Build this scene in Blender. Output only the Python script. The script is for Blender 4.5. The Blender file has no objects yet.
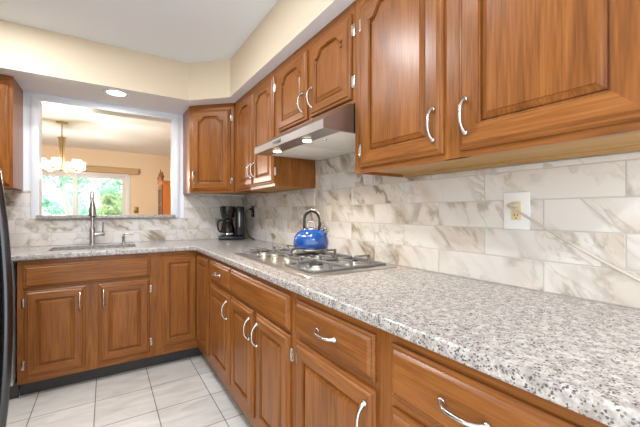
import bpy, bmesh, math, random
from mathutils import Vector, Matrix
random.seed(7)
PI = math.pi
SC = bpy.context.scene
COL = SC.collection

# ------------------------------------------------------------------ camera
YAW, FPX, EYE = 0.5761, 329.83, 1.1814
cam_data = bpy.data.cameras.new('camera')
cam_data.sensor_width = 36.0
cam_data.lens = FPX / 640.0 * 36.0
cam_data.shift_y = -1.4 / 640.0
cam_data.clip_start = 0.02
cam = bpy.data.objects.new('camera', cam_data)
cam.location = (0, 0, EYE)
cam.rotation_euler = (PI / 2, 0, -YAW)
COL.objects.link(cam)
SC.camera = cam

# ------------------------------------------------------------------ sky, sun, exposure
world = bpy.data.worlds.new('sky')
SC.world = world
world.use_nodes = True
bg = world.node_tree.nodes['Background']
bg.inputs['Color'].default_value = (0.86, 0.94, 1.0, 1)
bg.inputs['Strength'].default_value = 3.5
sun_data = bpy.data.lights.new('sun', 'SUN')
sun_data.energy = 9.0
sun_data.angle = 0.03
sun_data.color = (1.0, 0.95, 0.86)
sun = bpy.data.objects.new('sun', sun_data)
sun.rotation_euler = Vector((0.62, -0.25, -0.75)).to_track_quat('-Z', 'Y').to_euler()
COL.objects.link(sun)
vs = SC.view_settings
vs.view_transform = 'Standard'
vs.look = 'None'
vs.gamma = 1.0
vs.use_curve_mapping = False
SC.cycles.caustics_reflective = False
SC.cycles.caustics_refractive = False
SC.cycles.sample_clamp_indirect = 6.0
vs.exposure = -0.45
CAN_W = 13.5          # watts of every ceiling can
SOFFIT_W = 8.0
HOOD_W = 12.0
CHANDELIER_W = 46.0

W, YB = 1.23, 3.363        # tile face of the right wall and of the sink wall
TT = 0.008                 # tile thickness
ZC = 2.42                  # ceiling
ZS = 2.112                 # soffit underside

# ------------------------------------------------------------------ materials
def newmat(name):
    m = bpy.data.materials.new(name)
    m.use_nodes = True
    nt = m.node_tree
    return m, nt, nt.nodes['Principled BSDF']

def N(nt, t, **kw):
    n = nt.nodes.new(t)
    for k, v in kw.items():
        setattr(n, k, v)
    return n

def plain(name, col, rough=0.5, metal=0.0, spec=0.5, bump=0.0, bscale=60, coat=0.0, var=0.04):
    m, nt, b = newmat(name)
    b.inputs['Roughness'].default_value = rough
    b.inputs['Metallic'].default_value = metal
    b.inputs['Specular IOR Level'].default_value = spec
    b.inputs['Coat Weight'].default_value = coat
    tc = N(nt, 'ShaderNodeTexCoord')
    no = N(nt, 'ShaderNodeTexNoise')
    no.inputs['Scale'].default_value = bscale
    no.inputs['Detail'].default_value = 3
    nt.links.new(tc.outputs['Object'], no.inputs['Vector'])
    rp = N(nt, 'ShaderNodeValToRGB')
    rp.color_ramp.elements[0].color = (*[max(0, c * (1 - var)) for c in col], 1)
    rp.color_ramp.elements[1].color = (*[min(1, c * (1 + var)) for c in col], 1)
    nt.links.new(no.outputs['Fac'], rp.inputs['Fac'])
    nt.links.new(rp.outputs['Color'], b.inputs['Base Color'])
    if bump:
        bp = N(nt, 'ShaderNodeBump')
        bp.inputs['Strength'].default_value = bump
        bp.inputs['Distance'].default_value = 0.002
        nt.links.new(no.outputs['Fac'], bp.inputs['Height'])
        nt.links.new(bp.outputs['Normal'], b.inputs['Normal'])
    return m

def wood(name, axis, dark, mid, light, rough=0.30, coat=0.0):
    m, nt, b = newmat(name)
    tc = N(nt, 'ShaderNodeTexCoord')
    oi = N(nt, 'ShaderNodeObjectInfo')
    mul = N(nt, 'ShaderNodeMath', operation='MULTIPLY')
    mul.inputs[1].default_value = 37.0
    nt.links.new(oi.outputs['Random'], mul.inputs[0])
    add = N(nt, 'ShaderNodeVectorMath', operation='ADD')
    nt.links.new(tc.outputs['Object'], add.inputs[0])
    nt.links.new(mul.outputs[0], add.inputs[1])
    def mapped(sl, sw):
        mp = N(nt, 'ShaderNodeMapping')
        s = [sw, sw, sw]
        s[axis] = sl
        mp.inputs['Scale'].default_value = s
        nt.links.new(add.outputs[0], mp.inputs['Vector'])
        return mp
    n1 = N(nt, 'ShaderNodeTexNoise')
    n1.inputs['Scale'].default_value = 1
    n1.inputs['Detail'].default_value = 6
    n1.inputs['Roughness'].default_value = 0.62
    n1.inputs['Distortion'].default_value = 1.2
    nt.links.new(mapped(1.3, 14).outputs[0], n1.inputs['Vector'])
    n2 = N(nt, 'ShaderNodeTexNoise')
    n2.inputs['Scale'].default_value = 1
    n2.inputs['Detail'].default_value = 3
    nt.links.new(mapped(7, 170).outputs[0], n2.inputs['Vector'])
    mx = N(nt, 'ShaderNodeMix')
    mx.data_type = 'FLOAT'
    mx.inputs[0].default_value = 0.42
    nt.links.new(n1.outputs['Fac'], mx.inputs[2])
    nt.links.new(n2.outputs['Fac'], mx.inputs[3])
    rp = N(nt, 'ShaderNodeValToRGB')
    e = rp.color_ramp.elements
    e[0].position = 0.30
    e[0].color = (*dark, 1)
    e[1].position = 0.72
    e[1].color = (*light, 1)
    k = e.new(0.5)
    k.color = (*mid, 1)
    nt.links.new(mx.outputs[0], rp.inputs['Fac'])
    nt.links.new(rp.outputs['Color'], b.inputs['Base Color'])
    b.inputs['Roughness'].default_value = rough
    b.inputs['Coat Weight'].default_value = coat
    b.inputs['Specular IOR Level'].default_value = 0.27
    bp = N(nt, 'ShaderNodeBump')
    bp.inputs['Strength'].default_value = 0.12
    bp.inputs['Distance'].default_value = 0.001
    nt.links.new(n2.outputs['Fac'], bp.inputs['Height'])
    nt.links.new(bp.outputs['Normal'], b.inputs['Normal'])
    return m

WD, WM, WL = (0.125, 0.040, 0.009), (0.255, 0.086, 0.018), (0.375, 0.145, 0.036)
M = {}
M['wood_v'] = wood('cherry wood upright grain', 2, WD, WM, WL)
M['wood_h'] = wood('cherry wood level grain', 0, WD, WM, WL)
M['wood_raw'] = wood('raw plywood', 0, (0.36, 0.20, 0.075), (0.46, 0.27, 0.105), (0.56, 0.35, 0.15), 0.6, 0)
M['wood_orange'] = wood('orange pine', 2, (0.42, 0.13, 0.03), (0.52, 0.17, 0.045), (0.62, 0.24, 0.07))
M['wood_dark'] = wood('dark carved wood', 2, (0.11, 0.04, 0.018), (0.2, 0.075, 0.03), (0.28, 0.11, 0.045))
M['paint_white'] = plain('white paint', (0.86, 0.90, 0.95), 0.6, bump=0.05, bscale=200, var=0.01)
M['paint_cream'] = plain('cream paint', (0.70, 0.58, 0.43), 0.65, bump=0.05, bscale=200, var=0.01)
M['paint_peach'] = plain('peach paint', (0.86, 0.70, 0.51), 0.65, bump=0.05, bscale=200, var=0.01)
M['trim_white'] = plain('white satin trim', (0.80, 0.82, 0.85), 0.35, var=0.01)
M['toe'] = plain('black vinyl kick', (0.042, 0.038, 0.036), 0.5, var=0.25, bscale=15)
M['nickel'] = plain('brushed nickel', (0.60, 0.575, 0.54), 0.24, 1.0, var=0.03)
M['chrome'] = plain('chrome', (0.80, 0.79, 0.77), 0.10, 1.0, var=0.02)
M['steel'] = plain('brushed stainless', (0.60, 0.57, 0.54), 0.36, 1.0, var=0.08, bscale=30)
M['steel_dark'] = plain('hood stainless', (0.42, 0.385, 0.365), 0.34, 1.0, var=0.06, bscale=20)
M['steel_sink'] = plain('sink stainless', (0.46, 0.45, 0.44), 0.33, 1.0, var=0.06)
M['filter'] = plain('pale hood filter', (0.86, 0.82, 0.75), 0.5, 0.1, bump=0.2, bscale=900)
M['iron'] = plain('grey cast iron', (0.24, 0.23, 0.22), 0.36, 0.3, bump=0.15, bscale=300)
M['burner'] = plain('burner cap', (0.05, 0.048, 0.046), 0.4, 0.2)
M['black'] = plain('black plastic', (0.014, 0.014, 0.015), 0.25, var=0.1)
M['black_soft'] = plain('black rubber', (0.018, 0.017, 0.017), 0.55, var=0.1)
M['blue'] = plain('cobalt enamel', (0.012, 0.072, 0.30), 0.08, 0.0, coat=0.8, var=0.03)
M['knob'] = plain('cream metal knob', (0.70, 0.63, 0.52), 0.28, 0.75)
M['plate'] = plain('white plastic', (0.86, 0.85, 0.82), 0.35, var=0.01)
M['almond'] = plain('almond plastic', (0.77, 0.62, 0.36), 0.4, var=0.02)
M['slot'] = plain('dark slot', (0.02, 0.018, 0.015), 0.6)
M['cord'] = plain('putty cord', (0.58, 0.51, 0.43), 0.5)
M['brass'] = plain('aged brass', (0.32, 0.20, 0.08), 0.35, 0.8)
M['valance'] = plain('tan valance', (0.55, 0.38, 0.20), 0.7)
M['fixture'] = plain('satin gold nickel', (0.50, 0.35, 0.19), 0.4, 0.5)
M['fridge'] = plain('black appliance', (0.022, 0.022, 0.024), 0.22, 0.1, coat=0.3)
M['fridge_handle'] = plain('dark steel bow', (0.10, 0.10, 0.105), 0.22, 0.9)
M['appliance_white'] = plain('white appliance', (0.80, 0.80, 0.80), 0.3, var=0.01)
M['bark'] = plain('pale bark', (0.78, 0.77, 0.74), 0.8, bump=0.5, bscale=30, var=0.4)
M['grass'] = plain('lawn', (0.20, 0.36, 0.12), 0.9, bscale=8, var=0.5)
M['badge'] = plain('dark badge', (0.06, 0.06, 0.07), 0.3)
M['coffee'] = plain('dark carafe well', (0.03, 0.022, 0.018), 0.3)

def emit(name, col, s):
    m, nt, b = newmat(name)
    b.inputs['Base Color'].default_value = (*col, 1)
    b.inputs['Emission Color'].default_value = (*col, 1)
    b.inputs['Emission Strength'].default_value = s
    return m
M['lens'] = emit('lit lens', (1.0, 0.97, 0.92), 9)
M['shade'] = emit('lit opal glass', (1.0, 0.93, 0.82), 2.6)
M['hoodlamp'] = emit('lit hood lamp', (1.0, 0.90, 0.72), 14)

def glass(name, tint=(1, 1, 1), amount=0.06, rough=0.02):
    m, nt, b = newmat(name)
    out = nt.nodes['Material Output']
    tr = N(nt, 'ShaderNodeBsdfTransparent')
    tr.inputs['Color'].default_value = (*tint, 1)
    gl = N(nt, 'ShaderNodeBsdfGlossy')
    gl.inputs['Roughness'].default_value = rough
    mx = N(nt, 'ShaderNodeMixShader')
    fr = N(nt, 'ShaderNodeFresnel')
    fr.inputs['IOR'].default_value = 1.45
    nt.links.new(fr.outputs[0], mx.inputs[0])
    nt.links.new(tr.outputs[0], mx.inputs[1])
    nt.links.new(gl.outputs[0], mx.inputs[2])
    nt.links.new(mx.outputs[0], out.inputs['Surface'])
    return m
M['pane'] = glass('clear pane')
M['carafe'] = glass('smoky carafe glass', (0.62, 0.55, 0.50))

def leaf_mat(name, c0, c1):
    m, nt, b = newmat(name)
    oi = N(nt, 'ShaderNodeTexCoord')
    no = N(nt, 'ShaderNodeTexNoise')
    no.inputs['Scale'].default_value = 2.5
    nt.links.new(oi.outputs['Object'], no.inputs['Vector'])
    rp = N(nt, 'ShaderNodeValToRGB')
    rp.color_ramp.elements[0].position = 0.35
    rp.color_ramp.elements[1].position = 0.65
    rp.color_ramp.elements[0].color = (*c0, 1)
    rp.color_ramp.elements[1].color = (*c1, 1)
    nt.links.new(no.outputs['Fac'], rp.inputs['Fac'])
    out = nt.nodes['Material Output']
    d = N(nt, 'ShaderNodeBsdfDiffuse')
    t = N(nt, 'ShaderNodeBsdfTranslucent')
    mx = N(nt, 'ShaderNodeMixShader')
    mx.inputs[0].default_value = 0.5
    nt.links.new(rp.outputs[0], d.inputs['Color'])
    nt.links.new(rp.outputs[0], t.inputs['Color'])
    nt.links.new(d.outputs[0], mx.inputs[1])
    nt.links.new(t.outputs[0], mx.inputs[2])
    nt.links.new(mx.outputs[0], out.inputs['Surface'])
    return m
M['leaf_a'] = leaf_mat('fresh leaves', (0.22, 0.52, 0.28), (0.62, 0.88, 0.70))
M['leaf_b'] = leaf_mat('cool leaves', (0.30, 0.58, 0.46), (0.70, 0.92, 0.86))
M['leaf_c'] = leaf_mat('olive leaves', (0.32, 0.45, 0.18), (0.62, 0.75, 0.45))

def granite():
    m, nt, b = newmat('speckled granite')
    tc = N(nt, 'ShaderNodeTexCoord')
    def noise(sc, det, ro):
        n = N(nt, 'ShaderNodeTexNoise')
        n.inputs['Scale'].default_value = sc
        n.inputs['Detail'].default_value = det
        n.inputs['Roughness'].default_value = ro
        nt.links.new(tc.outputs['Object'], n.inputs['Vector'])
        return n
    def ramp(src, p0, c0, p1, c1):
        r = N(nt, 'ShaderNodeValToRGB')
        r.color_ramp.elements[0].position = p0
        r.color_ramp.elements[1].position = p1
        r.color_ramp.elements[0].color = (*c0, 1)
        r.color_ramp.elements[1].color = (*c1, 1)
        nt.links.new(src, r.inputs['Fac'])
        return r
    base = ramp(noise(60, 4, 0.6).outputs['Fac'], 0.38, (0.33, 0.30, 0.28), 0.62, (0.575, 0.53, 0.495))
    vo = N(nt, 'ShaderNodeTexVoronoi')
    vo.inputs['Scale'].default_value = 300
    nt.links.new(tc.outputs['Object'], vo.inputs['Vector'])
    sep = N(nt, 'ShaderNodeSeparateColor')
    nt.links.new(vo.outputs['Color'], sep.inputs[0])
    clus = noise(75, 2, 0.5)
    ad = N(nt, 'ShaderNodeMath', operation='ADD')
    nt.links.new(sep.outputs[0], ad.inputs[0])
    nt.links.new(clus.outputs['Fac'], ad.inputs[1])
    dk = ramp(ad.outputs[0], 0.61, (1, 1, 1), 0.69, (0, 0, 0))
    mx = N(nt, 'ShaderNodeMix')
    mx.data_type = 'RGBA'
    nt.links.new(dk.outputs[0], mx.inputs[0])
    nt.links.new(base.outputs[0], mx.inputs[6])
    mx.inputs[7].default_value = (0.10, 0.093, 0.092, 1)
    br = ramp(sep.outputs[1], 0.80, (0, 0, 0), 0.84, (1, 1, 1))
    mf = N(nt, 'ShaderNodeMath', operation='MULTIPLY')
    mf.inputs[1].default_value = 0.55
    nt.links.new(br.outputs[0], mf.inputs[0])
    m2 = N(nt, 'ShaderNodeMix')
    m2.data_type = 'RGBA'
    nt.links.new(mf.outputs[0], m2.inputs[0])
    nt.links.new(mx.outputs[2], m2.inputs[6])
    m2.inputs[7].default_value = (0.34, 0.28, 0.24, 1)
    nt.links.new(m2.outputs[2], b.inputs['Base Color'])
    b.inputs['Roughness'].default_value = 0.16
    return m
M['granite'] = granite()

def marble(name, base0, base1, vein, gold, rough, attr=True, vs=2.3):
    m, nt, b = newmat(name)
    tc = N(nt, 'ShaderNodeTexCoord')
    vec = tc.outputs['Object']
    if attr:
        at = N(nt, 'ShaderNodeAttribute')
        at.attribute_name = 'tile'
        sc = N(nt, 'ShaderNodeVectorMath', operation='SCALE')
        sc.inputs['Scale'].default_value = 40.0
        nt.links.new(at.outputs['Color'], sc.inputs[0])
        ad = N(nt, 'ShaderNodeVectorMath', operation='ADD')
        nt.links.new(vec, ad.inputs[0])
        nt.links.new(sc.outputs[0], ad.inputs[1])
        vec = ad.outputs[0]
    mpv = N(nt, 'ShaderNodeMapping')
    mpv.vector_type = 'TEXTURE'
    mpv.inputs['Rotation'].default_value = (0.75, 0.75, 0.0)
    mpv.inputs['Scale'].default_value = (1.5, 1.9, 0.75)
    nt.links.new(vec, mpv.inputs['Vector'])
    vec = mpv.outputs[0]
    def noise(s, d, r, dist=0.0):
        n = N(nt, 'ShaderNodeTexNoise')
        n.inputs['Scale'].default_value = s
        n.inputs['Detail'].default_value = d
        n.inputs['Roughness'].default_value = r
        n.inputs['Distortion'].default_value = dist
        nt.links.new(vec, n.inputs['Vector'])
        return n.outputs['Fac']
    def math1(op, a, bval):
        n = N(nt, 'ShaderNodeMath', operation=op)
        nt.links.new(a, n.inputs[0])
        if isinstance(bval, (int, float)):
            n.inputs[1].default_value = bval
        else:
            nt.links.new(bval, n.inputs[1])
        n.use_clamp = op in ('MULTIPLY',)
        return n.outputs[0]
    def ramp(src, p0, v0, p1, v1):
        r = N(nt, 'ShaderNodeMapRange')
        r.inputs[1].default_value = p0
        r.inputs[2].default_value = p1
        r.inputs[3].default_value = v0
        r.inputs[4].default_value = v1
        nt.links.new(src, r.inputs[0])
        return r.outputs[0]
    def veins(s, width, dist):
        n = N(nt, 'ShaderNodeMath', operation='SUBTRACT')
        nt.links.new(noise(s, 5, 0.58, dist), n.inputs[0])
        n.inputs[1].default_value = 0.5
        a = N(nt, 'ShaderNodeMath', operation='ABSOLUTE')
        nt.links.new(n.outputs[0], a.inputs[0])
        return ramp(a.outputs[0], 0.0, 1.0, width, 0.0)
    mask = ramp(noise(vs * 1.5, 2, 0.5), 0.46, 0.0, 0.60, 1.0)
    big = math1('MULTIPLY', veins(vs * 1.5, 0.045, 0.5), mask)
    fine = math1('MULTIPLY', math1('MULTIPLY', veins(vs * 3.2, 0.035, 0.5), ramp(noise(vs * 2, 2, 0.5), 0.42, 0.1, 0.6, 0.75)), 0.6)
    smoke = math1('MULTIPLY', math1('MULTIPLY', veins(vs * 1.4, 0.16, 0.5), mask), 0.5)
    def mixc(f, c1, c2):
        n = N(nt, 'ShaderNodeMix')
        n.data_type = 'RGBA'
        nt.links.new(f, n.inputs[0])
        for sock, c in ((6, c1), (7, c2)):
            if isinstance(c, tuple):
                n.inputs[sock].default_value = (*c, 1)
            else:
                nt.links.new(c, n.inputs[sock])
        return n.outputs[2]
    c = mixc(noise(vs * 0.8, 2, 0.5), base0, base1)
    c = mixc(smoke, c, gold)
    c = mixc(fine, c, vein)
    c = mixc(big, c, vein)
    nt.links.new(c, b.inputs['Base Color'])
    b.inputs['Roughness'].default_value = rough
    return m
M['marble'] = marble('veined marble tile', (0.81, 0.755, 0.70), (0.72, 0.67, 0.62), (0.27, 0.195, 0.13), (0.54, 0.40, 0.26), 0.28)
M['grout'] = plain('pale grout', (0.60, 0.565, 0.52), 0.9, bscale=200)

def floor_mat():
    m, nt, b = newmat('porcelain floor tile')
    tc = N(nt, 'ShaderNodeTexCoord')
    mp = N(nt, 'ShaderNodeMapping')
    mp.inputs['Location'].default_value = (0.055, -2.49 + 0.0, 0)
    nt.links.new(tc.outputs['Object'], mp.inputs['Vector'])
    br = N(nt, 'ShaderNodeTexBrick')
    br.offset = 0.0
    br.squash = 1.0
    br.inputs['Scale'].default_value = 1.0
    br.inputs['Brick Width'].default_value = 0.312
    br.inputs['Row Height'].default_value = 0.312
    br.inputs['Mortar Size'].default_value = 0.0026
    br.inputs['Mortar Smooth'].default_value = 0.1
    br.inputs['Bias'].default_value = 0.0
    br.inputs['Color1'].default_value = (0.70, 0.66, 0.61, 1)
    br.inputs['Color2'].default_value = (0.76, 0.73, 0.69, 1)
    br.inputs['Mortar'].default_value = (0.22, 0.20, 0.18, 1)
    nt.links.new(mp.outputs[0], br.inputs['Vector'])
    m3 = N(nt, 'ShaderNodeMapping')
    m3.inputs['Rotation'].default_value = (0, 0, 0.6)
    m3.inputs['Scale'].default_value = (2.0, 7.0, 1)
    nt.links.new(tc.outputs['Object'], m3.inputs['Vector'])
    no = N(nt, 'ShaderNodeTexNoise')
    no.inputs['Scale'].default_value = 1.6
    no.inputs['Detail'].default_value = 6
    no.inputs['Distortion'].default_value = 1.0
    nt.links.new(m3.outputs[0], no.inputs['Vector'])
    rp = N(nt, 'ShaderNodeValToRGB')
    rp.color_ramp.elements[0].position = 0.3
    rp.color_ramp.elements[1].position = 0.6
    rp.color_ramp.elements[0].color = (0.80, 0.78, 0.76, 1)
    rp.color_ramp.elements[1].color = (1, 1, 1, 1)
    nt.links.new(no.outputs['Fac'], rp.inputs['Fac'])
    mx = N(nt, 'ShaderNodeMix')
    mx.data_type = 'RGBA'
    mx.blend_type = 'MULTIPLY'
    mx.inputs[0].default_value = 1.0
    nt.links.new(br.outputs['Color'], mx.inputs[6])
    nt.links.new(rp.outputs[0], mx.inputs[7])
    nt.links.new(mx.outputs[2], b.inputs['Base Color'])
    b.inputs['Roughness'].default_value = 0.22
    bp = N(nt, 'ShaderNodeBump')
    bp.inputs['Strength'].default_value = 0.3
    bp.inputs['Distance'].default_value = 0.002
    bp.invert = True
    nt.links.new(br.outputs['Fac'], bp.inputs['Height'])
    nt.links.new(bp.outputs['Normal'], b.inputs['Normal'])
    return m
M['floor'] = floor_mat()
M['floor_wood'] = wood('oak floor', 1, (0.28, 0.15, 0.06), (0.38, 0.21, 0.09), (0.46, 0.27, 0.13), 0.35)

# ------------------------------------------------------------------ mesh helpers
class MB:
    """collects shapes into one mesh"""
    def __init__(self):
        self.bm = bmesh.new()
    def box(self, x0, x1, y0, y1, z0, z1, mi=0, bev=0.0, seg=2, mat=None):
        bm = self.bm
        vs_ = [bm.verts.new(c) for c in ((x0, y0, z0), (x1, y0, z0), (x1, y1, z0), (x0, y1, z0),
                                         (x0, y0, z1), (x1, y0, z1), (x1, y1, z1), (x0, y1, z1))]
        fs = [bm.faces.new([vs_[i] for i in q]) for q in
              ((3, 2, 1, 0), (4, 5, 6, 7), (0, 1, 5, 4), (1, 2, 6, 5), (2, 3, 7, 6), (3, 0, 4, 7))]
        for f in fs:
            f.material_index = mi
        geo = vs_
        if bev > 0:
            ed = list({e for f in fs for e in f.edges})
            r = bmesh.ops.bevel(bm, geom=ed, offset=bev, segments=seg, profile=0.5, affect='EDGES', clamp_overlap=True)
            for f in r['faces']:
                f.material_index = mi
            geo = list({v for f in r['faces'] for v in f.verts} | {v for v in vs_ if v.is_valid})
        if mat is not None:
            bmesh.ops.transform(bm, matrix=mat, verts=[v for v in geo if v.is_valid])
        return self
    def loft(self, loops, mi=0, close=True, cap0=True, cap1=True):
        bm = self.bm
        rows = [[bm.verts.new(p) for p in lp] for lp in loops]
        n = len(rows[0])
        for a, b in zip(rows, rows[1:]):
            for i in range(n if close else n - 1):
                j = (i + 1) % n
                f = bm.faces.new((a[i], a[j], b[j], b[i]))
                f.material_index = mi
        if cap0:
            bm.faces.new(list(reversed(rows[0]))).material_index = mi
        if cap1:
            bm.faces.new(rows[-1]).material_index = mi
        return self
    def tube(self, pts, r, n=10, mi=0, caps=True, flat=1.0):
        pts = [Vector(p) for p in pts]
        rs = r if isinstance(r, (list, tuple)) else [r] * len(pts)
        loops, up = [], None
        for i, p in enumerate(pts):
            t = (pts[min(i + 1, len(pts) - 1)] - pts[max(i - 1, 0)]).normalized()
            if up is None:
                up = Vector((0, 0, 1)) if abs(t.z) < 0.9 else Vector((1, 0, 0))
            s = t.cross(up)
            if s.length < 1e-6:
                s = t.cross(Vector((0.3, 1, 0.2)))
            s.normalize()
            up = s.cross(t).normalized()
            loops.append([p + (s * math.cos(a) + up * math.sin(a) * flat) * rs[i] for a in [2 * PI * k / n for k in range(n)]])
        return self.loft(loops, mi, True, caps, caps)
    def lathe(self, prof, c=(0, 0, 0), n=32, mi=0, axis='z', mat=None):
        c = Vector(c)
        loops = []
        for r, h in prof:
            lp = []
            for k in range(n):
                a = 2 * PI * k / n
                u, v = max(r, 1e-5) * math.cos(a), max(r, 1e-5) * math.sin(a)
                p = {'z': Vector((u, v, h)), 'x': Vector((h, u, v)), 'y': Vector((v, h, u))}[axis]
                if mat is not None:
                    p = mat @ p
                lp.append(p + c)
            loops.append(lp)
        return self.loft(loops, mi)
    def prism(self, poly, axis, a0, a1, mi=0):
        def pt(u, v, w):
            return {'x': (w, u, v), 'y': (u, w, v), 'z': (u, v, w)}[axis]
        return self.loft([[pt(u, v, a0) for u, v in poly], [pt(u, v, a1) for u, v in poly]], mi)
    def build(self, name, mats, parent=None, loc=(0, 0, 0), rot=(0, 0, 0), smooth=35):
        bm = self.bm
        bmesh.ops.recalc_face_normals(bm, faces=bm.faces)
        me = bpy.data.meshes.new(name)
        bm.to_mesh(me)
        bm.free()
        for m in (mats if isinstance(mats, (list, tuple)) else [mats]):
            me.materials.append(M[m] if isinstance(m, str) else m)
        if smooth:
            for p in me.polygons:
                p.use_smooth = True
            me.set_sharp_from_angle(angle=math.radians(smooth))
        o = bpy.data.objects.new(name, me)
        o.location = loc
        o.rotation_euler = rot
        o.parent = parent
        COL.objects.link(o)
        return o

def thing(name, label, cat, loc=(0, 0, 0), rz=0.0, group=None):
    o = bpy.data.objects.new(name, None)
    o.empty_display_size = 0.1
    o.location = loc
    o.rotation_euler = (0, 0, rz)
    o['label'] = label
    o['category'] = cat
    if group:
        o['group'] = group
    COL.objects.link(o)
    return o
def tag(o, label, cat, group=None):
    o['label'] = label
    o['category'] = cat
    if group:
        o['group'] = group
    return o
def struct(o):
    o['kind'] = 'structure'
    return o
def copy_tree(o, parent=None):
    c = o.copy()
    COL.objects.link(c)
    if parent is not None:
        c.parent = parent
    for ch in list(o.children):
        copy_tree(ch, c)
    return c

def inset(loop, d):
    """offset a counter-clockwise 2D polygon inwards"""
    n = len(loop)
    out = []
    for i in range(n):
        p0, p1, p2 = Vector(loop[i - 1]), Vector(loop[i]), Vector(loop[(i + 1) % n])
        e1, e2 = (p1 - p0).normalized(), (p2 - p1).normalized()
        n1, n2 = Vector((-e1.y, e1.x)), Vector((-e2.y, e2.x))
        k = max(0.35, 1 + n1.dot(n2))
        out.append(tuple(p1 + (n1 + n2) * (d / k)))
    return out

# ------------------------------------------------------------------ room
def block(name, x0, x1, y0, y1, z0, z1, mat):
    return struct(MB().box(x0, x1, y0, y1, z0, z1).build(name, mat, smooth=0))

WX = W + TT                 # plaster of the right wall
WY = YB + TT                # plaster of the sink wall
XL = -1.30                  # left wall
Y0 = -1.2                   # kitchen runs on behind the camera
YD = 7.9                    # far wall of the dining room
block('floor', XL - 0.1, WX + 0.1, Y0, WY + 0.12, -0.1, 0, 'floor')
block('ceiling', XL - 0.1, WX + 0.1, Y0, WY + 0.12, ZC, ZC + 0.1, 'paint_white')
block('wall_right', WX, WX + 0.1, Y0, WY + 0.12, 0, ZC, 'paint_cream')
block('wall_left', XL - 0.1, XL, 0.6, WY + 0.12, 0, ZC, 'paint_cream')
OX0, OX1, OZ0, OZ1 = -0.447, 0.543, 1.127, 2.062       # pass-through opening
wb = MB()
for a in ((XL, OX0, 0, ZC), (OX1, WX, 0, ZC), (OX0, OX1, 0, OZ0), (OX0, OX1, OZ1, ZC)):
    wb.box(a[0], a[1], WY, WY + 0.12, a[2], a[3])
struct(wb.build('wall_back', 'paint_white', smooth=0))

# soffit: cream face, white underside, cut across the corner
poly = [(XL, 2.90), (0.58, 2.90), (0.845, 2.635), (0.845, Y0), (WX, Y0), (WX, WY), (XL, WY)]
sf = MB()
lo = [(x, y, ZS) for x, y in poly]
hi = [(x, y, ZC) for x, y in poly]
sf.loft([lo, hi])
sf.bm.faces.ensure_lookup_table()
for f in sf.bm.faces:
    f.normal_update()
    f.material_index = 1 if all(abs(v.co.z - ZS) < 1e-4 for v in f.verts) else 0
struct(sf.build('wall_soffit', ['paint_cream', 'paint_white'], smooth=0))

# pass-through casing
win = struct(bpy.data.objects.new('window_1', None))
COL.objects.link(win)
fr = MB()
for a in ((-0.487, OX0, OZ0, OZ1 + 0.02), (OX1, 0.585, OZ0, OZ1 + 0.02), (OX0, OX1, OZ1, OZ1 + 0.02)):
    fr.box(a[0], a[1], WY - 0.012, WY, a[2], a[3], bev=0.003)
fr.box(OX0 - 0.0, OX0 + 0.010, WY - 0.012, WY + 0.13, OZ0, OZ1)
fr.box(OX1 - 0.010, OX1, WY - 0.012, WY + 0.13, OZ0, OZ1)
fr.box(OX0 + 0.010, OX1 - 0.010, WY - 0.012, WY + 0.13, OZ1 - 0.010, OZ1)
fr.build('window_frame', 'trim_white', win)
tag(MB().box(-0.455, 0.551, YB - 0.028, WY + 0.16, 1.127, 1.157, bev=0.006).build('granite_ledge', 'granite'),
    'grey granite ledge along the bottom of the pass-through opening', 'ledge')

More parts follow.
